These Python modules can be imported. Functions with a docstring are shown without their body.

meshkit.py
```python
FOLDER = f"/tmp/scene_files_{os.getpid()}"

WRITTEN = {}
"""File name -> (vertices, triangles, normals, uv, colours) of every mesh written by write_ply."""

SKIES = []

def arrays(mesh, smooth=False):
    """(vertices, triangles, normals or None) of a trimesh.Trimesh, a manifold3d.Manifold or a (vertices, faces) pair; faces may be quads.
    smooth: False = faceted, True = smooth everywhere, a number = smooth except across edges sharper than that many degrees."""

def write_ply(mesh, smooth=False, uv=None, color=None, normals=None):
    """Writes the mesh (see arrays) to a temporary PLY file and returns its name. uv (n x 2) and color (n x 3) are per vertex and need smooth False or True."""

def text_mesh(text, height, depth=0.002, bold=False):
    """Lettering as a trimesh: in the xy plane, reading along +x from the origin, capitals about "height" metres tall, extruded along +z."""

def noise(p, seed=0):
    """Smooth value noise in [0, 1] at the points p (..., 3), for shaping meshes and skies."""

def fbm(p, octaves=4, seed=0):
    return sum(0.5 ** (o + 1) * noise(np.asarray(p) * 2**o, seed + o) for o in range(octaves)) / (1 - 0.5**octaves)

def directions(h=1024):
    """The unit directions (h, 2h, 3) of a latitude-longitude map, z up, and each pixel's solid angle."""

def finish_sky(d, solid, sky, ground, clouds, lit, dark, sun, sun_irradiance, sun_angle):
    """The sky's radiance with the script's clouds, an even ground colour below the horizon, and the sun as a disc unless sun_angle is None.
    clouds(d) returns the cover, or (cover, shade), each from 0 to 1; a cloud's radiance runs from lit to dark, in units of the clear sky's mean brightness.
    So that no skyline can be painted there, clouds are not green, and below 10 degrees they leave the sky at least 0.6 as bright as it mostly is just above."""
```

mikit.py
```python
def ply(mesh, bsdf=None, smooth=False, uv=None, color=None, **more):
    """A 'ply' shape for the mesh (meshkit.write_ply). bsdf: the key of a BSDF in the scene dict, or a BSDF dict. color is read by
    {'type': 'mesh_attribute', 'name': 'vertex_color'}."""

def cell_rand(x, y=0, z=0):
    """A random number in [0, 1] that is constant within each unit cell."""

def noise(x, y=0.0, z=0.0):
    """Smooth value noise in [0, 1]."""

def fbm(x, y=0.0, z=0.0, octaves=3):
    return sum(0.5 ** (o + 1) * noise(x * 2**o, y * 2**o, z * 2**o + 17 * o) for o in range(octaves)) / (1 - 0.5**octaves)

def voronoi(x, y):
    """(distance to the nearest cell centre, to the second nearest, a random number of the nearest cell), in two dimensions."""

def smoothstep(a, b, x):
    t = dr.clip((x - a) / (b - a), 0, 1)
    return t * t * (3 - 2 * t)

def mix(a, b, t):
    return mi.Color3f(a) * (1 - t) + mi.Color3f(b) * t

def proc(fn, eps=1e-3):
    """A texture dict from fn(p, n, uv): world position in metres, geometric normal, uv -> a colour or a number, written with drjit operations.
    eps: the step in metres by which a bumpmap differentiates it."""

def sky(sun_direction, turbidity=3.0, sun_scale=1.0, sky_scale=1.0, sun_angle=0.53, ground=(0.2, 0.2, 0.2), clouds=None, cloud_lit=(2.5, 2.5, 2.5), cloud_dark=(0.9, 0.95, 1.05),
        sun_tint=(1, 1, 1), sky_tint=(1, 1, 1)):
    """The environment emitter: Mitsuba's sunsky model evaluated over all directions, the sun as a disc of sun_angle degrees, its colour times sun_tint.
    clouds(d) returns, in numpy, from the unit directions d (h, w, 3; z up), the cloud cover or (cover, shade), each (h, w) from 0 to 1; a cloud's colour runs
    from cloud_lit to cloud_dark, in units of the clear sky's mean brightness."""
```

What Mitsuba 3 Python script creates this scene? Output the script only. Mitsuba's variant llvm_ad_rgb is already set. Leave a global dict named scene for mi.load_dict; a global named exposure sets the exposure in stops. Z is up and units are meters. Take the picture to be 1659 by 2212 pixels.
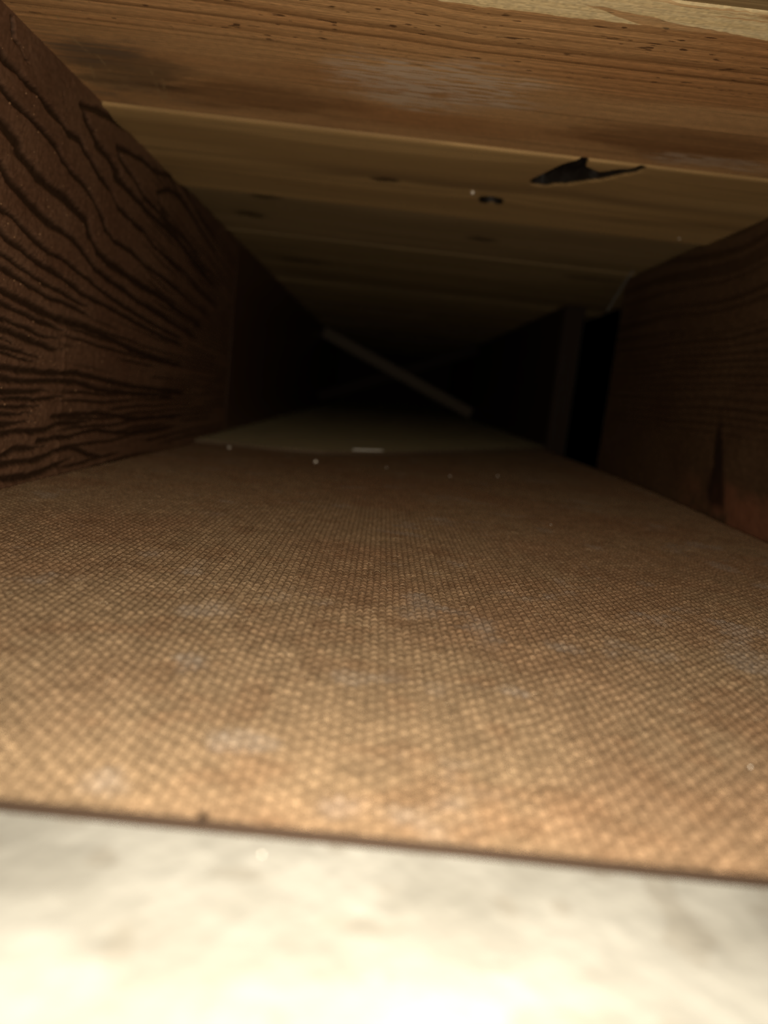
import math, random
import numpy as np
import drjit as dr
import mitsuba as mi
import trimesh
import mikit, meshkit
from mikit import noise, fbm, cell_rand, smoothstep, mix, proc

T = mi.ScalarTransform4f
random.seed(4)
RNG = np.random.default_rng(7)
scene, labels = {}, {}

# ------------------------------------------------------------------ camera, light, exposure
# a joist bay about 0.37 m wide and 0.18 m high; x to the right, y into the bay, z up; the phone stands 59 mm above the panel
EYE = np.array([0.0, 0.0, 0.0588])
FORWARD = np.array([0.01668, 0.98723, -0.15841])
UP = np.array([-0.10706, 0.15929, 0.98141])
scene['camera'] = {
    'type': 'thinlens', 'fov': 2 * math.degrees(math.atan(829.5 / 1661)), 'fov_axis': 'x',
    'to_world': T().look_at(origin=EYE.tolist(), target=(EYE + FORWARD).tolist(), up=UP.tolist()),
    'aperture_radius': 0.0014, 'focus_distance': 0.245, 'near_clip': 0.005, 'far_clip': 50.0,
}
# the phone's lamp, just below its lens, is the only light in the bay
LAMP = np.array([0.003, 0.008, 0.0588 - 0.014])
scene['flash_lamp'] = {
    'type': 'disk', 'to_world': T().look_at(origin=LAMP.tolist(), target=(LAMP + FORWARD).tolist(), up=[0, 0, 1]) @ T().scale(0.004),
    'emitter': {'type': 'area', 'radiance': {'type': 'rgb', 'value': [4000.0, 3640.0, 3060.0]}},
}
labels['flash_lamp'] = {'label': 'small round flash lamp beside the camera lens', 'category': 'lamp'}
exposure = 0.0

# ------------------------------------------------------------------ helpers
def put(key, mesh, bsdf, label=None, category=None, group=None, kind=None, smooth=False, color=None):
    scene[key] = mikit.ply(mesh, 'material_' + bsdf, smooth=smooth, color=color)
    d = {k: v for k, v in (('label', label), ('category', category), ('group', group), ('kind', kind)) if v}
    if d:
        labels[key] = d
    return key


def numbered(name):
    if name not in scene and not any(k.startswith(name + '__') for k in scene):
        return name
    n = 1
    while f'{name}_{n:03d}' in scene or any(k.startswith(f'{name}_{n:03d}__') for k in scene):
        n += 1
    return f'{name}_{n:03d}'


def grid_slab(xs, ys, top, thickness, flip=False):
    """A slab whose upper (or, flipped, lower) face is the height field top[y, x]; the other face is flat."""
    nx, ny = len(xs), len(ys)
    X, Yg = np.meshgrid(xs, ys)
    v = np.stack([X, Yg, top], -1).reshape(-1, 3)
    i = np.arange(nx * ny).reshape(ny, nx)
    q = np.stack([i[:-1, :-1], i[:-1, 1:], i[1:, 1:], i[1:, :-1]], -1).reshape(-1, 4)
    f = np.vstack([q[:, [0, 1, 2]], q[:, [0, 2, 3]]])
    ring = np.concatenate([i[0, :], i[1:, -1], i[-1, -2::-1], i[-2:0:-1, 0]])
    level = (top.max() + thickness) if flip else (top.min() - thickness)
    w = v[ring].copy(); w[:, 2] = level
    # the skirt has vertices of its own so that its edge stays sharp
    a = len(v) + np.arange(len(ring)); b = a + len(ring); r1 = np.roll(np.arange(len(ring)), -1)
    sk = np.vstack([np.stack([a[r1], a, b], -1), np.stack([a[r1], b, b[r1]], -1)])
    c = len(v) + 2 * len(ring)
    cap = np.array([[xs[0], ys[0], level], [xs[-1], ys[0], level], [xs[-1], ys[-1], level], [xs[0], ys[-1], level]])
    f = np.vstack([f, sk, [[c, c + 2, c + 1], [c, c + 3, c + 2]]])
    v = np.vstack([v, v[ring], w, cap])
    if flip:
        f = f[:, ::-1]
    return v, f


def box(x0, x1, y0, y1, z0, z1, bevel=0.0):
    if not bevel:
        m = trimesh.creation.box((x1 - x0, y1 - y0, z1 - z0))
        m.apply_translation(((x0 + x1) / 2, (y0 + y1) / 2, (z0 + z1) / 2))
        return m
    p = [(x, y, z) for x in (x0, x1) for y in (y0, y1) for z in (z0, z1)]
    c = np.array([(x0 + x1) / 2, (y0 + y1) / 2, (z0 + z1) / 2])
    pts = []
    for q in p:
        q = np.array(q); s = np.sign(c - q)
        for k in range(3):
            d = s * bevel; d[k] = 0
            pts.append(q + d)
    return trimesh.Trimesh(pts, process=False).convex_hull


def tube(points, radius, sides=4):
    p = np.asarray(points, float)
    t = np.gradient(p, axis=0); t /= np.linalg.norm(t, axis=1, keepdims=True)
    ref = np.array([0.3, 0.5, 0.81])
    a = np.cross(t, ref); a /= np.linalg.norm(a, axis=1, keepdims=True)
    b = np.cross(t, a)
    ang = np.arange(sides) * 2 * np.pi / sides
    v = p[:, None] + radius * (np.cos(ang)[None, :, None] * a[:, None] + np.sin(ang)[None, :, None] * b[:, None])
    n = len(p)
    i, j = np.meshgrid(np.arange(n - 1), np.arange(sides), indexing='ij')
    q = np.stack([i * sides + j, i * sides + (j + 1) % sides, (i + 1) * sides + (j + 1) % sides, (i + 1) * sides + j], -1).reshape(-1, 4)
    return v.reshape(-1, 3), np.vstack([q[:, [0, 1, 2]], q[:, [0, 2, 3]]])


def join(parts):
    v, f, n = [], [], 0
    for a, b in parts:
        v.append(a); f.append(np.asarray(b) + n); n += len(a)
    return np.vstack(v), np.vstack(f)


def smooth_np(a, b, x):
    t = np.clip((x - a) / (b - a), 0, 1)
    return t * t * (3 - 2 * t)


def n2(x, y, seed=0):
    return meshkit.noise(np.stack([x, y, np.zeros_like(x)], -1), seed)


def f2(x, y, octaves=4, seed=0):
    return meshkit.fbm(np.stack([x, y, np.zeros_like(x)], -1), octaves, seed)


def twist(x, y):
    """The panels are twisted a little: towards the far end they hang low on the left and high on the right."""
    return 0.0045 * (x - 0.03) / 0.18 * smooth_np(0.3, 0.65, y)


def rgb(*c):
    return {'type': 'rgb', 'value': list(c)}


def principled(color, rough, spec=0.3, bump=None, depth=1.0, **more):
    d = {'type': 'principled', 'base_color': color, 'roughness': rough, 'specular': spec, **more}
    if bump is not None:
        d = {'type': 'bumpmap', 'arbitrary': bump, 'scale': depth, 'bsdf': d}
    return {'type': 'twosided', 'bsdf': d}


# ------------------------------------------------------------------ materials
PITCH, HALF = 0.0020, 0.00185      # the mesh printed into the brown panel


def panel_colour(p, n, uv):
    big = fbm(p.x * 22, p.y * 22, 3.0, 3)
    mid = fbm(p.x * 110, p.y * 110, 7.0, 2)
    c = mix((0.265, 0.163, 0.092), (0.280, 0.190, 0.110), smoothstep(0.3, 0.7, big))
    c = mix(c, (0.215, 0.124, 0.066), smoothstep(0.58, 0.8, mid) * 0.45)
    c = c * (0.86 + 0.28 * noise(p.x * 260, p.y * 260, 1.0))
    c = c * (0.66 + 0.68 * noise(p.x * 1100, p.y * 3000, 2.0))
    split_shade = dr.exp(-dr.square((p.x + 0.0180) / 0.0006) - dr.square((p.y - 0.0937) / 0.0032))  # shade in the split of the front edge put into the colour
    c = mix(c, (0.03, 0.018, 0.012), smoothstep(0.25, 0.6, split_shade))
    dust = smoothstep(0.66, 0.82, fbm(p.x * 60 + 5, p.y * 60 + 9, 11.0, 3)) * (0.3 + 0.7 * noise(p.x * 900, p.y * 900, 4.0))
    return mix(c, (0.33, 0.285, 0.24), dust * 0.5)


def panel_relief(p, n, uv):
    return 0.6 * fbm(p.x * 900, p.y * 2600, p.z * 1500, 2) + 0.4 * noise(p.x * 2600, p.y * 2600)


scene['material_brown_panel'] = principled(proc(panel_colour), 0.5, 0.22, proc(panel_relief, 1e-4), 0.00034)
scene['material_panel_edge'] = principled(rgb(0.032, 0.020, 0.013), 0.5, 0.1)


def far_colour(p, n, uv):
    return mix((0.54, 0.50, 0.30), (0.62, 0.55, 0.35), fbm(p.x * 30, p.y * 9, 2.0, 3))


scene['material_far_panel'] = principled(proc(far_colour), 0.5, 0.15)


def ledge_colour(p, n, uv):
    a = fbm(p.x * 60 + 3, p.y * 60, 1.0, 4)
    b = fbm(p.x * 25, p.y * 40 + 8, 5.0, 3)
    c = mix((0.222, 0.212, 0.183), (0.275, 0.265, 0.232), smoothstep(0.3, 0.62, a))
    c = mix(c, (0.165, 0.160, 0.135), smoothstep(0.52, 0.75, b) * 0.32)
    spot = smoothstep(0.74, 0.82, fbm(p.x * 140, p.y * 140, 9.0, 2))
    return mix(c, (0.17, 0.15, 0.118), spot * 0.4)


def ledge_relief(p, n, uv):
    return fbm(p.x * 300, p.y * 300, 2.0, 4)


scene['material_far_edge'] = principled(rgb(0.15, 0.10, 0.06), 0.6, 0.1)
scene['material_plaster'] = principled(proc(ledge_colour), 0.55, 0.1, proc(ledge_relief, 3e-4), 0.0004)


def line_at(t, where, width):
    return dr.exp(-dr.square((t - where) / width))


def rings(t, x, period, seed, sharp=0.25):
    """Latewood lines: sharp on one side, soft on the other, unevenly spaced."""
    u = t / period + 1.6 * noise(t / period * 0.55, seed) + 0.25 * noise(x * 9, t * 160, seed)
    fr = u - dr.floor(u)
    return smoothstep(0.45, 1.0 - 0.2 * sharp, fr) * (1 - smoothstep(0.93, 1.0, fr)) * (0.45 + 0.55 * cell_rand(dr.floor(u), seed))


def streaks(p, seed, t=None):
    return fbm(p.x * 22, (p.y if t is None else t) * 1300, seed, 3)


def segment(p, x0, y0, x1, y1, w):
    dx, dy = x1 - x0, y1 - y0
    k = dr.clip(((p.x - x0) * dx + (p.y - y0) * dy) / (dx * dx + dy * dy), 0, 1)
    d2 = dr.square(p.x - x0 - k * dx) + dr.square(p.y - y0 - k * dy)
    return dr.exp(-d2 / (w * w))


SCRATCHES = [(-138.6, 316.6, -140.4, 338.6), (-140.4, 338.6, -139.1, 352), (-136, 350.5, -136.4, 368.3), (-144, 365.5, -147.5, 381), (-116.3, 361.6, -120, 385),
             (-120, 385, -121, 399), (-136, 384, -131, 398), (-131, 398, -129, 405), (-114, 372, -119, 396), (64, 346, 57, 362), (78, 352, 70, 372)]


def plank_near_colour(p, n, uv):
    bend = smoothstep(-0.016, 0.024, p.x) * 0.0065 * (1 - smoothstep(0.285, 0.335, p.y))
    hump = 0.003 * dr.exp(-dr.square((p.x + 0.02) / 0.03)) * (1 - smoothstep(0.285, 0.335, p.y))
    t = p.y - bend - hump + 0.004 * (fbm(p.x * 7, p.y * 18, 2.0, 2) - 0.5)
    heart = mix((0.54, 0.29, 0.115), (0.64, 0.37, 0.16), fbm(p.x * 9, t * 60, 4.0, 3))
    heart = mix(heart, (0.46, 0.21, 0.075), smoothstep(0.45, 0.75, fbm(p.x * 6 + 8, t * 26, 8.0, 3)) * 0.7)
    wide = rings(t, p.x, 0.0075, 3.0) * (1 - smoothstep(0.318, 0.33, t))
    fine = rings(t, p.x, 0.0021, 6.0, 1.0) * smoothstep(0.318, 0.335, t)
    c = mix(heart, (0.15, 0.065, 0.02), wide * 0.85)
    c = mix(c, (0.25, 0.125, 0.05), fine * 0.75)
    c = c * (0.72 + 0.56 * streaks(p, 5.0, t)) * (0.9 + 0.2 * noise(p.x * 500, p.y * 900, 3.0))
    pores = smoothstep(0.76, 0.86, fbm(p.x * 190, t * 700, 6.0, 2)) * (1 - smoothstep(0.31, 0.33, t))
    c = mix(c, (0.07, 0.03, 0.012), pores * 0.8)
    # torn-grain patches: reddish heartwood, grime, and a pale sheen put into the colour
    def patch(x, y, rx, ry):
        d = dr.sqrt(dr.square((p.x - x) / rx) + dr.square((p.y - y) / ry)) + 0.9 * (fbm(p.x * 40, p.y * 110, 12.0, 4) - 0.5)
        return 1 - smoothstep(0.55, 1.1, d)
    red = dr.maximum(patch(0.125, 0.378, 0.060, 0.026), patch(-0.075, 0.381, 0.058, 0.022))
    c = mix(c, c * mi.Color3f(0.56, 0.50, 0.46), red * (0.6 + 0.4 * streaks(p, 15.0)))
    grime = dr.maximum(patch(-0.128, 0.362, 0.034, 0.034), 0.7 * patch(0.205, 0.40, 0.03, 0.03))
    c = mix(c, c * mi.Color3f(0.42, 0.46, 0.52), grime * (0.55 + 0.45 * streaks(p, 41.0)))
    worn = dr.maximum(patch(0.010, 0.343, 0.050, 0.030), 0.7 * patch(0.150, 0.398, 0.040, 0.010)) * smoothstep(0.36, 0.60, fbm(p.x * 110, p.y * 1000, 33.0, 3))  # pale sheen in mid-plank put into the colour, broken up by streaks
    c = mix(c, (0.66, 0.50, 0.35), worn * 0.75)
    dirt = smoothstep(0.42, 0.62, fbm(p.x * 30, p.y * 40, 22.0, 4)) * (1 - smoothstep(-0.135, -0.075, p.x)) * smoothstep(0.30, 0.345, p.y)
    c = mix(c, (0.15, 0.11, 0.075), dirt * 0.6 * smoothstep(0.35, 0.6, fbm(p.x * 40, p.y * 900, 27.0, 3)))
    # a band of pale sapwood along the front edge, a brown wedge and a brown patch in it
    wob = 0.0010 * (noise(p.x * 140, 2.0) - 0.5) + 0.0008 * (noise(p.x * 420, 5.0) - 0.5)
    y = p.y + wob
    start = 0.024 * (1 - smoothstep(-0.02, 0.006, p.x))
    sap = 1 - smoothstep(0.2731 - start - 0.0005, 0.2731 - start + 0.0005, y)
    lower, upper = 0.2640 + (p.x - 0.050) * 0.155, 0.2645 + (p.x - 0.050) * 0.42
    wedge = smoothstep(-0.0004, 0.0004, y - lower) * smoothstep(-0.0004, 0.0004, upper - y) * smoothstep(0.044, 0.056, p.x)
    patch = 1 - smoothstep(0.6, 1.1, dr.sqrt(dr.square((p.x - 0.116) / 0.016) + dr.square((y - 0.2590) / 0.0032)))
    thin = smoothstep(0.62, 0.72, fbm(p.x * 30, y * 900, 17.0, 2)) * (1 - smoothstep(0.263, 0.266, y)) * smoothstep(0.06, 0.075, p.x)
    sap = sap * (1 - 0.85 * dr.maximum(dr.maximum(wedge, patch), 0.7 * thin))
    pale = mix((0.84, 0.62, 0.30), (0.92, 0.74, 0.42), fbm(p.x * 12, t * 500, 9.0, 3)) * (0.85 + 0.3 * noise(p.x * 900, p.y * 900))
    c = mix(c, pale, sap)
    s = mi.Float(0)
    for a in SCRATCHES:
        s = dr.maximum(s, segment(p, *(v / 1000 for v in a), 0.0006))
    s = s * smoothstep(0.3, 0.6, noise(p.x * 700, p.y * 700, 3.0))
    return mix(c, (0.42, 0.28, 0.13), s * 0.6)


def plank_near_relief(p, n, uv):
    return 0.7 * fbm(p.x * 900, p.y * 1300, 2.0, 3) + 0.5 * fbm(p.x * 60, p.y * 1800, 5.0, 2)


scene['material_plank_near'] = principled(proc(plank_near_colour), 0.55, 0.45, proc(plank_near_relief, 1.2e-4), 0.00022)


def knot(p, x, y, rx, ry):
    d = dr.sqrt(dr.square((p.x - x) / rx) + dr.square((p.y - y) / ry))
    return d + 0.5 * (noise(p.x * 180, p.y * 180, 3.0) - 0.5)


def plank_second_colour(p, n, uv):
    c = mi.Color3f(0.44, 0.27, 0.105)
    bend = mi.Float(0)
    for x, y, r in ((0.054, 0.512, 0.010), (-0.0132, 0.491, 0.006), (0.092, 0.445, 0.016)):
        bend = bend + r * 0.8 * dr.exp(-(dr.square((p.x - x) / (2.5 * r)) + dr.square((p.y - y) / (2.0 * r))))
    t = p.y + bend + 0.004 * (fbm(p.x * 5, p.y * 14, 12.0, 2) - 0.5)
    c = mix(c, (0.57, 0.36, 0.145), smoothstep(0.35, 0.65, fbm(p.x * 4, t * 45, 14.0, 3)))
    fine = rings(t, p.x, 0.0036, 16.0)
    c = mix(c, (0.27, 0.15, 0.055), fine * 0.65)
    dark = smoothstep(0.5, 0.66, fbm(p.x * 5 + 3, t * 38, 19.0, 3)) * smoothstep(0.462, 0.49, t)
    c = mix(c, (0.22, 0.13, 0.055), dark * 0.6)
    c = c * (0.78 + 0.4 * streaks(p, 25.0))
    k1 = knot(p, -0.0132, 0.491, 0.0085, 0.006)
    c = mix(c, (0.06, 0.03, 0.013), (1 - smoothstep(0.5, 1.3, k1)) * 0.8)
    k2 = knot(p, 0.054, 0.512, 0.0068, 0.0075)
    c = mix(c, (0.012, 0.007, 0.004), 1 - smoothstep(0.95, 1.4, k2))  # shade inside the knot hole painted as near black
    hollow_shade = smoothstep(0.0006, 0.0022, p.z - 0.1826 + 0.0006 * noise(p.x * 300, p.y * 300))  # shade inside the splintered hollow put into the colour, following its depth
    return mix(c, (0.012, 0.008, 0.005), hollow_shade * dr.select(dr.abs(n.z) > 0.05, 1.0, 0.0) * dr.select(p.x > 0.05, 1.0, 0.0))


def plank_relief(p, n, uv):
    return fbm(p.x * 60, p.y * 1500, 5.0, 2)


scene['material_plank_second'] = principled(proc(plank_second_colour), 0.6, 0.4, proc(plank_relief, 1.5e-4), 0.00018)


def plank_colour(p, n, uv):
    row = dr.floor((p.y + 2.0 - 0.099) / 0.157)
    h = cell_rand(row, 3.0)
    t = p.y + 0.004 * (fbm(p.x * 5, p.y * 14, row * 3.0, 2) - 0.5)
    c = mix((0.29, 0.19, 0.085), (0.36, 0.245, 0.11), h)
    c = mix(c, (0.41, 0.275, 0.13), smoothstep(0.4, 0.65, fbm(p.x * 4, t * 40, row * 5.0, 3)))
    c = mix(c, (0.20, 0.12, 0.05), rings(t, p.x, 0.0050, row) * 0.6)
    for x, y, rx, ry in ((-0.123, 0.652, 0.014, 0.010), (0.065, 0.648, 0.014, 0.008), (-0.105, 0.865, 0.03, 0.012), (0.19, 0.772, 0.03, 0.009), (-0.10, 0.585, 0.012, 0.006)):
        c = mix(c, (0.06, 0.035, 0.016), (1 - smoothstep(0.5, 1.4, knot(p, x, y, rx, ry))) * 0.75)
    return c * (0.8 + 0.4 * streaks(p, 31.0))


scene['material_plank_wood'] = principled(proc(plank_colour), 0.6, 0.35, proc(plank_relief, 1.5e-4), 0.00018)


def joist_relief(p, n, uv):
    return 0.7 * fbm(p.y * 1300, p.z * 1300, 3.0, 3) + 0.5 * noise(p.y * 300, p.z * 380, 8.0)


scene['material_joist_wood'] = principled({'type': 'mesh_attribute', 'name': 'vertex_color'}, 0.36, 0.2, proc(joist_relief, 1.2e-4), 0.00016)
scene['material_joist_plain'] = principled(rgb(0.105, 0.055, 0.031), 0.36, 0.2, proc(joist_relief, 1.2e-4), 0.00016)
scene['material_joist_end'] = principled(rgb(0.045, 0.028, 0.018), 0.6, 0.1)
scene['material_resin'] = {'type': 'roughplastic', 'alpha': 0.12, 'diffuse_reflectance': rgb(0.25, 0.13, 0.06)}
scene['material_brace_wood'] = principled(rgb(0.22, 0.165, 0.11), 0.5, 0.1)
scene['material_dust'] = principled(rgb(0.92, 0.84, 0.70), 0.4, 0.6)
scene['material_pale_fibre'] = principled(rgb(0.62, 0.45, 0.27), 0.4, 0.5)
scene['material_web'] = principled(rgb(0.22, 0.21, 0.19), 0.5, 0.1)
scene['material_chip'] = principled(rgb(0.80, 0.76, 0.68), 0.6, 0.4)

# ------------------------------------------------------------------ large structure
XL, XR, ZC = -0.156, 0.2150, 0.184

# left joist: its face is a height field carved along the worn grain lines, (width in mm, [(y, z) in mm])
GRAIN = [
   (2.2,[(305.4,167.1),(310.5,166.1),(315.7,164.6),(323.8,164.6),(333.4,163.6),(343.6,163.0),(352.3,161.6),(362.7,160.5),(375.1,157.8),(388.2,158.3),(396.9,155.3),(407.4,152.5),(415.5,149.5),(432.3,146.4),(443.6,141.0),(470.8,137.7),(492.2,136.8),(516.6,131.8),(560.0,128.8),(590.7,127.2)]),
   (2.2,[(306.0,156.3),(311.1,155.4),(316.4,153.8),(324.6,152.6),(334.3,152.0),(344.6,151.0),(355.6,149.9),(363.9,148.2),(370.3,144.8),(379.4,142.4),(384.7,141.5),(400.3,139.2),(409.7,135.6),(423.0,129.7),(428.6,125.1),(442.9,122.0),(473.8,121.2),(500.5,117.5),(532.7,115.9),(563.6,114.0)]),
   (3.6,[(306.7,143.3),(311.9,142.2),(318.1,141.0),(326.5,139.0),(330.6,135.1),(340.9,132.6),(347.4,130.5),(359.8,129.4),(374.4,129.0),(387.8,126.5),(400.7,124.5),(407.4,118.3),(419.0,112.0),(437.9,108.7),(462.1,107.3),(498.5,104.3),(535.5,103.1)]),
   (2.6,[(307.6,128.6),(312.8,127.2),(321.0,123.2),(324.8,122.2),(335.7,119.5),(345.3,117.2),(356.5,114.9),(372.2,114.1),(388.1,112.0),(399.7,108.8),(415.4,103.5),(437.4,100.3),(463.7,98.1),(489.2,94.5),(519.8,92.7)]),
   (2.0,[(308.5,111.6),(313.7,111.1),(324.7,110.1),(335.6,107.5),(346.3,104.9),(358.8,102.4),(373.4,101.8),(389.5,99.2),(407.1,96.8),(423.1,93.7),(449.6,90.8),(479.7,87.5)]),
   (2.0,[(308.9,103.9),(314.2,102.9),(319.7,101.0),(333.2,99.4),(339.5,97.8),(349.2,96.1),(360.7,94.9),(374.3,93.4),(390.5,90.8),(405.1,88.2),(424.1,86.9),(450.4,85.3),(480.6,82.3)]),
   (1.5,[(309.4,95.3),(314.7,94.5),(325.9,92.9),(333.8,91.4),(346.5,89.5),(359.0,87.8),(373.7,86.6),(394.0,84.2),(416.6,82.6)]),
   (1.8,[(309.7,89.5),(315.0,89.0),(324.3,88.2),(334.2,86.5),(348.0,84.5),(361.9,82.2),(378.0,82.0),(393.0,80.9),(417.2,78.1)]),
   (2.8,[(310.1,82.0),(315.5,81.0),(326.8,79.2),(338.9,77.8),(350.9,76.2),(366.2,74.2),(381.5,73.4),(404.0,73.0),(426.2,71.2),(453.0,68.6),(483.7,65.0)]),
   (1.8,[(310.5,75.9),(315.8,75.4),(327.1,74.3),(340.3,72.8),(352.4,71.5),(366.6,70.1),(387.5,68.0)]),
   (1.6,[(310.8,70.5),(316.2,69.7),(330.5,68.2),(344.0,66.9),(357.5,64.9),(377.2,65.2)]),
   (2.2,[(311.0,65.8),(316.4,65.4),(328.7,64.5),(337.9,63.2),(352.1,61.6),(367.6,59.9),(382.9,60.4)]),
   (1.3,[(311.2,62.4),(316.6,61.9),(327.1,60.2),(336.1,60.0)]),
   (1.5,[(311.4,59.1),(316.8,58.8),(329.2,57.6),(342.6,56.8),(352.6,55.7)]),
   (1.4,[(311.5,58.2),(316.9,58.0),(328.2,57.4),(338.4,57.2),(350.4,55.3),(361.9,55.2)]),
   (1.1,[(311.5,56.6),(317.0,56.2),(336.5,54.3),(356.3,52.8)]),
   (2.2,[(311.9,50.5),(317.3,50.2),(328.8,49.6),(347.6,49.1),(365.0,48.7),(398.0,49.3),(410.1,48.3),(429.6,46.8),(456.8,44.5),(487.6,42.7)]),
   (2.0,[(312.1,45.9),(317.6,45.7),(329.1,44.9),(345.7,44.6),(369.0,45.1),(398.6,44.8),(430.4,40.7),(459.5,39.3)]),
   (1.8,[(312.4,40.6),(317.9,40.5),(332.4,40.0),(353.9,40.4),(371.9,40.6)]),
   (1.5,[(312.6,37.0),(318.1,37.1),(332.6,37.4),(351.9,36.4),(369.7,37.2),(388.0,37.8)]),
   (1.3,[(312.8,34.3),(318.3,34.2),(335.9,33.5),(348.8,33.4),(360.3,34.2)]),
   (1.5,[(313.0,31.2),(318.5,31.0),(338.2,30.5),(352.4,30.6)]),
   (2.0,[(370.6,28.1),(386.3,28.1),(400.5,28.2),(432.2,27.7),(459.8,25.2),(491.2,22.3)]),
   (2.0,[(313.2,26.6),(318.7,26.6),(333.3,26.6),(348.2,27.2)]),
   (2.0,[(313.4,22.8),(318.9,22.9),(333.6,23.2),(349.7,22.3),(365.0,22.0),(377.3,24.6),(399.5,23.9),(425.9,24.2)]),
   (1.8,[(355.8,17.3),(374.1,17.7),(393.1,17.1),(425.0,18.8),(471.5,14.2)]),
   (2.0,[(313.9,13.3),(319.5,13.5),(334.1,15.4),(350.3,14.7),(364.4,14.6)]),
   (2.0,[(314.1,10.6),(319.7,10.5),(350.8,8.5),(366.1,9.7),(381.3,11.7),(396.5,11.7),(418.5,5.7),(444.5,2.2)]),
   (2.4,[(314.5,3.8),(320.1,3.8),(345.7,1.8),(365.5,2.8),(383.3,4.8),(395.7,5.9)]),
   (2.2,[(389.0,174.0),(408.6,178.1),(427.1,181.0),(449.4,183.6),(468.5,184.8),(489.5,184.9),(512.7,185.1)]),
   (3.0,[(389.7,174.0),(395.1,169.5),(402.6,166.8),(410.6,162.9),(426.7,161.1),(441.0,157.6),(439.6,154.9),(458.3,153.3),(478.7,151.4),(508.3,148.7),(538.8,148.0),(573.9,144.9)]),
   (2.2,[(439.0,170.2),(464.5,173.4),(484.8,175.4),(507.4,175.7),(536.6,180.6),(569.8,184.7)]),
   (2.4,[(439.1,169.6),(445.1,165.6),(456.6,162.9),(464.5,162.2),(488.6,155.6),(511.8,154.9),(538.0,151.4)]),
   (2.4,[(514.5,165.0),(538.6,172.2),(572.2,175.1)]),
   (2.4,[(514.5,165.0),(523.7,156.8),(551.6,152.0),(584.7,150.0)]),
   (1.3,[(319.0,181.8),(321.2,175.2),(325.8,175.1),(329.9,171.8),(334.8,171.2)]),
   (1.4,[(367.4,172.3),(370.3,167.7),(373.0,165.7)]),
]


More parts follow.
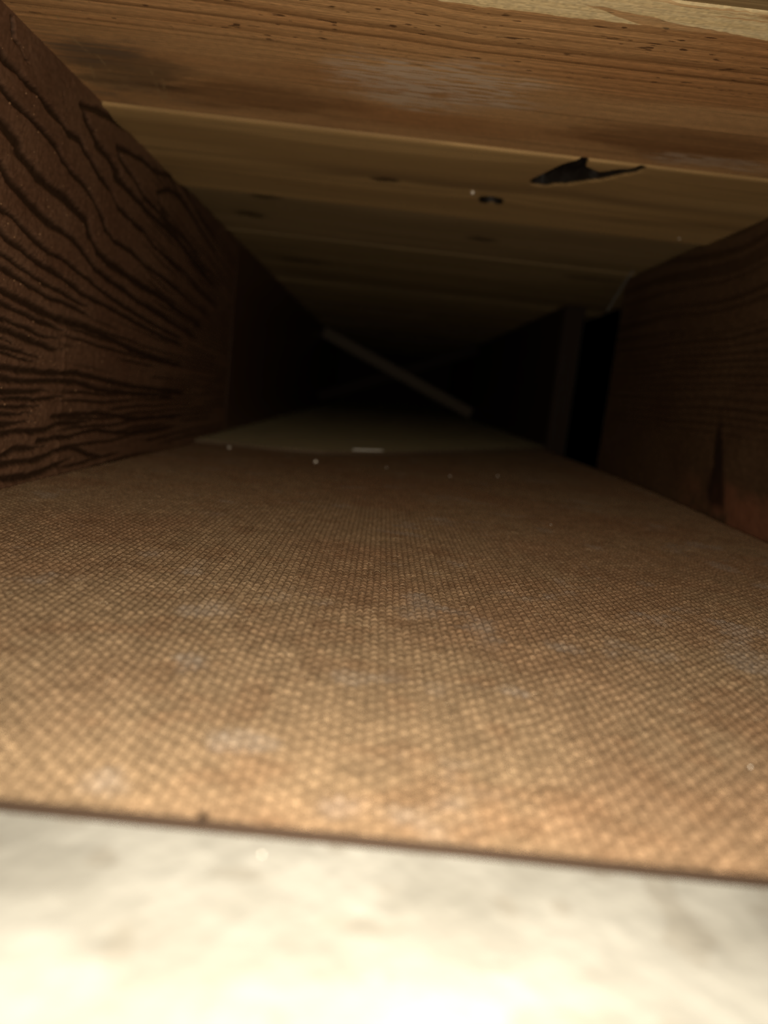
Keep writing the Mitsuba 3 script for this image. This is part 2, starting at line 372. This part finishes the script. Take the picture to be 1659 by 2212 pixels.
def polyline_distance(P, pts):
    pts = np.asarray(pts, float)
    best = np.full(len(P), 1e9)
    for a, b in zip(pts[:-1], pts[1:]):
        d = b - a
        k = np.clip(((P - a) @ d) / (d @ d), 0, 1)
        e = P - a - k[:, None] * d
        best = np.minimum(best, np.hypot(e[:, 0] * 0.45, e[:, 1]))   # across the grain counts more than along it
    return best


def joist_face(y0, y1, step, seed):
    ys = np.arange(y0, y1 + 1e-9, step); zs = np.linspace(0.0, ZC, int(ZC / step) + 1)
    return ys, zs


def wall_slab(ys, zs, depth, x_face, outward, thick):
    """A board standing on edge: face at x_face pushed back by depth[z, y]; outward is the side (+1 or -1) its face looks to."""
    h = -depth
    v, f = grid_slab(ys, zs, h, thick)
    w = np.stack([x_face + outward * v[:, 2], v[:, 0], v[:, 1]], -1)
    return w, (f if outward > 0 else f[:, ::-1])


def left_joist():
    y0, y1, step = 0.17, 0.78, 0.00068
    ys, zs = np.arange(y0, y1, step), np.linspace(-0.008, ZC, int(0.192 / step))
    Yg, Zg = np.meshgrid(ys, zs)
    P = np.stack([Yg.ravel(), Zg.ravel()], -1) * 1000
    wob = P + 1.1 * np.stack([np.zeros(len(P)), f2(P[:, 0] * 0.12, P[:, 1] * 0.12, 3, 3) - 0.5], -1) + 0.5 * np.stack([np.zeros(len(P)), n2(P[:, 0] * 0.7, P[:, 1] * 0.7, 5) - 0.5], -1)
    groove = np.zeros(len(P)); late = np.zeros(len(P))
    lines = list(GRAIN)
    for n_, (width, pts) in enumerate(lines):                  # lines that leave the near part run on along the board
        e = pts[-1]
        if e[0] > 430 and e[1] > 4:
            s_ = -0.10 * e[1] / 100
            lines[n_] = (width, list(pts) + [(e[0] + 60, e[1] + 60 * s_), (e[0] + 130, e[1] + 110 * s_)])
    for k in range(16):                                        # the stretch before the frame
        z = 6 + k * 11.0 + RNG.uniform(-2, 2)
        lines.append((1.8, [(150, z + 8), (230, z + 5), (288, z + RNG.uniform(-1, 1))]))
    # finer lines between and beyond, following the same run of the grain
    drop = 0.10 * smooth_np(20, 110, P[:, 1]) * (P[:, 0] - 380)
    lane = (P[:, 1] + drop + 3.0 * (f2(P[:, 0] * 0.02, P[:, 1] * 0.05, 3, 19) - 0.5)) / 4.6
    fr = lane - np.floor(lane)
    some = smooth_np(0.22, 0.45, n2(np.floor(lane) * 5.3, P[:, 0] * 0.012, 23))
    minor = (1 - smooth_np(0.10, 0.26, np.abs(fr - 0.5))) * some * np.maximum(smooth_np(360, 400, P[:, 0]) * (1 - smooth_np(70, 85, P[:, 1])), smooth_np(470, 540, P[:, 0]))
    for width, pts in lines:
        p = np.asarray(pts, float)
        lo, hi = p.min(0) - 8, p.max(0) + 8
        m = np.where((P[:, 0] > lo[0]) & (P[:, 0] < hi[0]) & (P[:, 1] > lo[1]) & (P[:, 1] < hi[1]))[0]
        d = polyline_distance(wob[m], p)
        taper = np.clip(1 - smooth_np(-26, 2, P[m, 0] - p[:, 0].max()) * (p[:, 0].max() > 330), 0.12, 1)
        wv = 1.2 * width * taper * (0.75 + 0.6 * n2(P[m, 0] * 0.09, np.full(len(m), pts[0][1]), 8))
        g = 1 - smooth_np(0.15, 0.85, d / wv)
        groove[m] = np.maximum(groove[m], g)
        late[m] = np.maximum(late[m], 0.9 * (1 - smooth_np(0.25, 0.80, (d + 0.35 * (n2(P[m, 0] * 1.3, P[m, 1] * 1.3, 17) - 0.5)) / wv)))
    groove = np.maximum(groove, 0.8 * minor); late = np.maximum(late, 0.85 * minor)
    depth = 0.0016 * groove
    rough = f2(P[:, 0] * 0.25, P[:, 1] * 0.4, 4, 11) - 0.5
    saw = np.exp(-((P[:, 0] - 378 - 0.06 * (P[:, 1] - 30)) / 2.2) ** 2) * (P[:, 1] < 75)
    depth = depth + 0.0008 * rough - 0.0006 * saw + 0.0004 * (n2(P[:, 0] * 1.1, P[:, 1] * 1.1, 13) - 0.5)
    depth[:] = np.maximum(depth, -0.001)
    tone = f2(P[:, 0] * 0.03, P[:, 1] * 0.05, 3, 21)[:, None]
    fine = f2(P[:, 0] * 0.35, P[:, 1] * 1.2, 3, 25)[:, None]
    col = np.array([0.138, 0.067, 0.037]) * (1 - tone) + np.array([0.192, 0.104, 0.059]) * tone
    col = col * (0.7 + 0.6 * fine)
    col = col * (1 - late[:, None]) + np.array([0.030, 0.016, 0.009]) * late[:, None]
    v, f = wall_slab(ys, zs, depth.reshape(Yg.shape), XL, 1, 0.034)
    c = np.vstack([col, np.tile([0.10, 0.05, 0.026], (len(v) - len(col), 1))])
    put('wooden_joist__face', (v, f), 'joist_wood', smooth=True, color=c, label='dark brown face with deep wavy grain')
    labels['wooden_joist'] = {'label': 'dark brown wooden joist with deep wavy worn grain standing along the left side', 'category': 'joist'}
    put('wooden_joist__rear_length', box(XL - 0.036, XL, 0.78, 2.62, -0.01, ZC), 'joist_plain')
    put('wooden_joist__front_length', box(XL - 0.036, XL, 0.10, 0.17, -0.008, ZC), 'joist_plain')
    # beads of resin that glint on the face
    parts = []
    spots = [(0, 0)] * 0
    for _ in range(150):
        y = 0.285 + 0.16 * RNG.random() ** 1.6; z = RNG.uniform(0.02, 0.178)
        i, j = np.argmin(abs(ys - y)), np.argmin(abs(zs - z))
        if late.reshape(Yg.shape)[j, i] > 0.3:
            continue
        r = RNG.uniform(0.00025, 0.0006)
        m = trimesh.creation.icosphere(1, r); m.apply_scale([0.8, 1, 1]); m.apply_translation((XL - depth.reshape(Yg.shape)[j, i] + 0.1 * r, ys[i], zs[j]))
        parts.append((m.vertices, m.faces))
    put('wooden_joist__resin_beads', join(parts), 'resin', smooth=True, kind='stuff', label='tiny shiny beads of resin')


left_joist()


def right_joist():
    ys, zs = np.arange(0.30, 0.752, 0.0011), np.linspace(-0.006, ZC, 172)
    Yg, Zg = np.meshgrid(ys, zs)
    y, z = Yg.ravel() * 1000, Zg.ravel() * 1000
    s = z + 5 * (f2(y * 0.012, z * 0.03, 3, 31) - 0.5) + 10 * np.exp(-((y - 520) / 80) ** 2) * smooth_np(90, 170, z)
    u = s / np.where(s > 125, 11.0, 5.2) + 0.6 * n2(s * 0.15, y * 0.004, 4)
    fr = u - np.floor(u)
    g = smooth_np(0.45, 0.7, fr) * (1 - smooth_np(0.85, 1.0, fr)) * (0.4 + 0.6 * n2(np.floor(u) * 7.3, y * 0.01, 6))
    g = g * smooth_np(42, 60, z)
    depth = 0.0012 * g + 0.0008 * (f2(y * 0.2, z * 0.3, 3, 41) - 0.5)
    tone = f2(y * 0.02, z * 0.03, 3, 45)[:, None]
    col = np.array([0.080, 0.043, 0.023]) * (1 - tone) + np.array([0.12, 0.069, 0.036]) * tone
    col = col * (0.75 + 0.5 * f2(y * 0.2, z * 0.9, 3, 47)[:, None])
    col = col * (1 - 0.8 * g[:, None]) + np.array([0.035, 0.018, 0.009]) * 0.8 * g[:, None]
    red = (0.6 * smooth_np(0.35, 0.6, f2(y * 0.03, z * 0.05, 3, 51)) * (1 - smooth_np(14, 34, z)) * (1 - smooth_np(470, 560, y)))[:, None]
    col = col * (1 - red) + np.array([0.30, 0.115, 0.06]) * red
    # a black stain running down the face
    d = np.abs(y - 490 + 0.30 * (50 - z) + 10 * (f2(y * 0.05, z * 0.09, 3, 55) - 0.5)) / (4 + 13 * np.clip((66 - z) / 56, 0, 1))
    st = ((1 - smooth_np(0.5, 1.1, d)) * (1 - smooth_np(45, 74, z)) * smooth_np(3, 12, z))[:, None]
    col = col * (1 - 0.85 * st) + np.array([0.02, 0.012, 0.009]) * 0.85 * st
    v, f = wall_slab(ys, zs, depth.reshape(Yg.shape), XR, -1, 0.034)
    c = np.vstack([col, np.tile([0.10, 0.05, 0.026], (len(v) - len(col), 1))])
    labels['wooden_joist_001'] = {'label': 'shorter dark wooden joist on the right with a black stain low on its face', 'category': 'joist'}
    put('wooden_joist_001__face', (v, f), 'joist_wood', smooth=True, color=c, label='dark brown face with a black stain')
    put('wooden_joist_001__front_length', box(XR, XR + 0.036, 0.10, 0.30, -0.006, ZC), 'joist_plain')
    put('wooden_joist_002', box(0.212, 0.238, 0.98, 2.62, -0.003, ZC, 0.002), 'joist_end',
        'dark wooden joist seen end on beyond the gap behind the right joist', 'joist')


right_joist()
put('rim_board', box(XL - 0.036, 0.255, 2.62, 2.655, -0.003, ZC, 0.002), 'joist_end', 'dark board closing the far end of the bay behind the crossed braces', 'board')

# planks overhead, each 157 mm wide, laid across the joists
labels['ceiling'] = {'label': 'underside of the plank floor above the bay', 'kind': 'structure'}
n = 0
for k in range(-1, 16):
    y0 = 0.256 + 0.157 * k
    a, b = y0 + 0.0003, y0 + 0.157 - 0.0003
    key = 'ceiling__plank' if n == 0 else f'ceiling__plank_{n:03d}'
    n += 1
    x0, x1 = XL - 0.05, 0.275
    if k in (0, 1):
        xs, ys = np.arange(x0, x1, 0.0011), np.linspace(a, b, 150)
        X, Yg = np.meshgrid(xs, ys)
        z = np.full(X.shape, ZC if k == 0 else 0.1826)
        z = z + 0.0004 * (f2(X * 9, Yg * 40, 3, 61 + k) - 0.5)
        r = np.minimum(Yg - a, b - Yg); z = z + 0.0005 * (1 - smooth_np(0, 0.0012, r))
        if k == 1:
            # a splintered hollow at the front edge and a knot hole
            from shapely import Polygon, points, distance, boundary
            poly = Polygon([(68, 459), (79, 423), (87, 411), (91, 411), (93, 424), (101, 429), (117, 413), (121, 411), (121, 421), (111, 438), (90, 461), (78, 470), (70, 468)])
            q = points(X.ravel() * 1000, Yg.ravel() * 1000 + 3 * (n2(X.ravel() * 300, Yg.ravel() * 90, 9) - 0.5))
            inside = np.where(poly.contains(q) if False else np.array(__import__('shapely').contains(poly, q)), distance(q, boundary(poly)), 0)
            hollow = smooth_np(0, 6, inside).reshape(X.shape)
            z = z + 0.0075 * hollow * (0.7 + 0.5 * n2(X * 500, Yg * 120, 14))
            d = np.hypot((X - 0.054) / 0.0065, (Yg - 0.512) / 0.0072)
            z = z + 0.009 * (1 - smooth_np(0.6, 1.1, d))
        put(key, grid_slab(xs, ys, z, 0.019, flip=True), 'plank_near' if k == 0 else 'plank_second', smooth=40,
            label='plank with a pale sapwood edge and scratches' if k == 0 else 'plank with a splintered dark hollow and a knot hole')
    else:
        lift = 0.0 if k < 1 else (0.0008, 0.0, 0.0011, 0.0004)[k % 4]
        put(key, box(x0, x1, a, b, ZC + lift, ZC + 0.020, 0.0006), 'plank_wood')

# pale ledge in front, under the phone and a little below the panel
xs, ys = np.arange(XL, XR, 0.002), np.arange(0.044, 0.14, 0.002)
X, Yg = np.meshgrid(xs, ys)
put('plaster_ledge', grid_slab(xs, ys, -0.0011 + 0.0003 * (f2(X * 60, Yg * 60, 4, 71) - 0.5) - 0.0004, 0.02), 'plaster',
    'rough cream plaster ledge at the very front below the edge of the brown panel', 'ledge', smooth=True)


# the mesh print: ribs 2 mm apart running into the bay, each beaded along its length; the grid follows the ribs
profile = [(-0.5, 0.0), (-0.37, 0.66), (-0.14, 1.0), (0.14, 1.0), (0.37, 0.66)]
cols = np.arange(round((XL + 0.0012) / PITCH), round(0.2100 / PITCH))
U = (cols[:, None] + np.array([q[0] for q in profile])).ravel()
rib = np.tile([q[1] for q in profile], len(cols))
col = np.repeat(cols, len(profile)).astype(float)
ys = [0.0937]
while ys[-1] < 1.03:
    y = ys[-1]
    ys.append(y + (0.00035 if y < 0.25 else min(0.00035 + (y - 0.25) * 0.0032, 0.002)))
ys = np.array(ys)
Ug, Yg = np.meshgrid(U, ys)
colg, ribg = np.broadcast_to(col, Ug.shape), np.broadcast_to(rib, Ug.shape)
X = Ug * PITCH
wob = 0.0007 * (f2(X * 30, Yg * 30, 2, 81) - 0.5) * smooth_np(0.003, 0.012, np.minimum(X - X.min(), X.max() - X))
w = (Yg + 0.0010 * (f2(X * 30 + 50, Yg * 30, 2, 83) - 0.5)) / HALF + colg + 1.3 * n2(colg * 0.45, Yg * 25, 86)
par = 0.5 + 0.5 * np.cos(np.pi * w + 1.2 * (n2(colg * 3.1, w * 0.4, 85) - 0.5))
size = 0.6 + 0.8 * n2(colg * 1.7, np.floor(w * 0.5 + 0.5) * 1.3, 87)
flat = smooth_np(0.0938, 0.0955, Yg)
h = flat * (0.00072 * ribg * (0.52 + 0.48 * par * size) - 0.0004 + 0.00012 * (f2(X * 1500, Yg * 2600, 2, 89) - 0.5)) + (1 - flat) * 0.0001
h = h + 0.0012 * (f2(X * 8, Yg * 8, 2, 91) - 0.5) + twist(X, Yg)
X = X + wob
xs = X[0]
front = ys[0]
h = h - 0.0006 * np.exp(-((X + 0.0180) / 0.0005) ** 2) * np.exp(-((Yg - front) / 0.0028) ** 2)          # a split in the front edge
h = h - 0.0007 * np.exp(-((X + 0.0205) / 0.0004) ** 2 - ((Yg - 0.2265) / 0.002) ** 2)                    # a small tear
v, f = grid_slab(U * PITCH, ys, h, 0.0012)
v[:h.size, 0] = X.ravel()
top = h.size
labels['brown_panel'] = {'label': 'brown fibreboard panel with a woven mesh texture lying along the bottom between the joists', 'category': 'panel'}
m = (f < top).all(1)
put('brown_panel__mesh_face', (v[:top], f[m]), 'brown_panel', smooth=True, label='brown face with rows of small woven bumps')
e = trimesh.Trimesh(v, f[~m], process=False); e.remove_unreferenced_vertices()
put('brown_panel__cut_edge', e, 'panel_edge', label='dark cut edge')
# stray fibres standing off the face
hair = []
for _ in range(1300):
    y = 0.11 + 0.24 * RNG.random() ** 0.9; x = RNG.uniform(-0.14, 0.17) * min(1, y / 0.24)
    i, j = np.argmin(abs(xs - x)), np.argmin(abs(ys - y))
    a, ln = RNG.uniform(0, 2 * np.pi), RNG.uniform(0.0008, 0.0028)
    t = np.linspace(0, 1, 4)[:, None]
    p = np.array([xs[i], ys[j], h[j, i] - 0.0001]) + t * ln * np.array([math.cos(a), math.sin(a), 0]) + np.array([0, 0, 1]) * ln * RNG.uniform(0.1, 0.4) * 4 * t * (1 - t) + 0.25 * ln * t * t * np.array([-math.sin(a), math.cos(a), 0])
    hair.append(tube(p, RNG.uniform(0.00002, 0.00004), 3))
put('brown_panel__loose_fibre', join(hair), 'pale_fibre', smooth=True, kind='stuff', label='stray pale fibres')

# the next panel lies on the far end of the first
from shapely.geometry import Polygon as Poly
shape = Poly([(-0.1550, 0.652), (-0.131, 0.650), (-0.098, 0.640), (-0.0745, 0.636), (-0.044, 0.643), (-0.020, 0.663), (0.006, 0.6875), (0.032, 0.718), (0.056, 0.751), (0.11, 0.822), (0.171, 0.909), (0.2095, 0.965), (0.2095, 2.6), (-0.1550, 2.6)])
m = trimesh.creation.extrude_polygon(shape, 0.0026, engine='earcut')
m = m.subdivide_to_size(0.06)
side = np.abs(m.face_normals[:, 2]) < 0.5
m.vertices[:, 2] += 0.0011 + twist(m.vertices[:, 0], m.vertices[:, 1])
labels['far_panel'] = {'label': 'smooth dull olive panel with a curved front edge lying beyond the brown panel', 'category': 'panel'}
put('far_panel__smooth_face', m.submesh([np.where(~side)[0]], append=True, repair=False), 'far_panel')
put('far_panel__front_edge', m.submesh([np.where(side)[0]], append=True, repair=False), 'far_edge', label='dull brown front edge')
chip = trimesh.creation.extrude_polygon(Poly([(-0.0215, 0.6645), (0.0035, 0.6875), (0.0050, 0.6910), (-0.0195, 0.6700)]), 0.0014, engine='earcut')
chip.apply_translation((0, 0.0, 0.0028))
put('pale_chip', chip, 'chip', 'small whitish sliver on the front edge of the olive far panel', 'sliver')

# ------------------------------------------------------------------ smaller things
def stick(p, q, w, t):
    p, q = np.array(p), np.array(q)
    L = np.linalg.norm(q - p)
    m = box(-L / 2, L / 2, -t / 2, t / 2, -w / 2, w / 2, 0.001)
    a = math.atan2(q[2] - p[2], q[0] - p[0])
    m.apply_transform(trimesh.transformations.rotation_matrix(-a, (0, 1, 0))); m.apply_translation((p + q) / 2)
    return m


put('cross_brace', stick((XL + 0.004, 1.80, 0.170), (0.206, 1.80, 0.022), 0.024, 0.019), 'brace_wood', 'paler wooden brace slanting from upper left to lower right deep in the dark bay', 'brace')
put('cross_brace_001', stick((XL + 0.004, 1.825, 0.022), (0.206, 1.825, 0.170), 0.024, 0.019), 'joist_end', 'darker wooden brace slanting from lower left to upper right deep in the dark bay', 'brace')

t = np.linspace(0, 1, 7)
x, y, z = 0.206 - 0.012 * t, 0.70 + 0.02 * t, 0.1835 - 0.034 * t
put('cobweb_strand', tube(np.stack([x, y, z + 0.004 * (t - t * t)], -1), 0.0005, 5), 'web', 'pale cobweb strand hanging from the planks by the right joist', 'cobweb', smooth=True)

SPECKS = [('pale dust speck on the brown panel close to the left joist', -0.1203, 0.6259, 0.0), ('brightest dust speck on the far part of the brown panel', -0.045, 0.5718, 0.0),
          ('dust speck on the brown panel below the whitish sliver', 0.008, 0.576, 0.0), ('faint dust speck on the brown panel, left of the pair by its far right edge', 0.0543, 0.5564, 0.0),
          ('faint dust speck on the brown panel, right of the pair by its far right edge', 0.0934, 0.5852, 0.0), ('dust speck on the brown panel where the woven bumps begin on the right', 0.0906, 0.3808, 0.0),
          ('dust speck on the cream ledge just below the panel edge', -0.0092, 0.0900, -0.0015), ('dust speck on the brown panel near its front right corner', 0.0712, 0.1265, 0.0),
          ('drop shaped dust speck under the plank beside the knot hole', 0.0408, 0.4952, 0.1826), ('faint dust speck under the planks near the right joist', 0.1917, 0.5556, 0.1826)]
SIZE = [0.0012, 0.0015, 0.0005, 0.0006, 0.0006, 0.0003, 0.00016, 0.00020, 0.0012, 0.0006]
for (text, x, y, z), r in zip(SPECKS, SIZE):
    m = trimesh.creation.icosphere(2, r)
    m.vertices += (r * 0.25 * (meshkit.noise(m.vertices / r * 1.5) - 0.5))[:, None]
    if z > 0.1:
        m.apply_translation((x, y, z - 0.6 * r))
    elif z < 0:
        m.apply_translation((x, y, z + 0.6 * r))
    else:
        i, j = np.argmin(abs(xs - x)), np.argmin(abs(ys - y))
        m.apply_translation((x, y, h[j, i] + 0.6 * r))
    put(numbered('dust_speck'), m, 'dust', text, 'dust speck', 'dust specks', smooth=True)
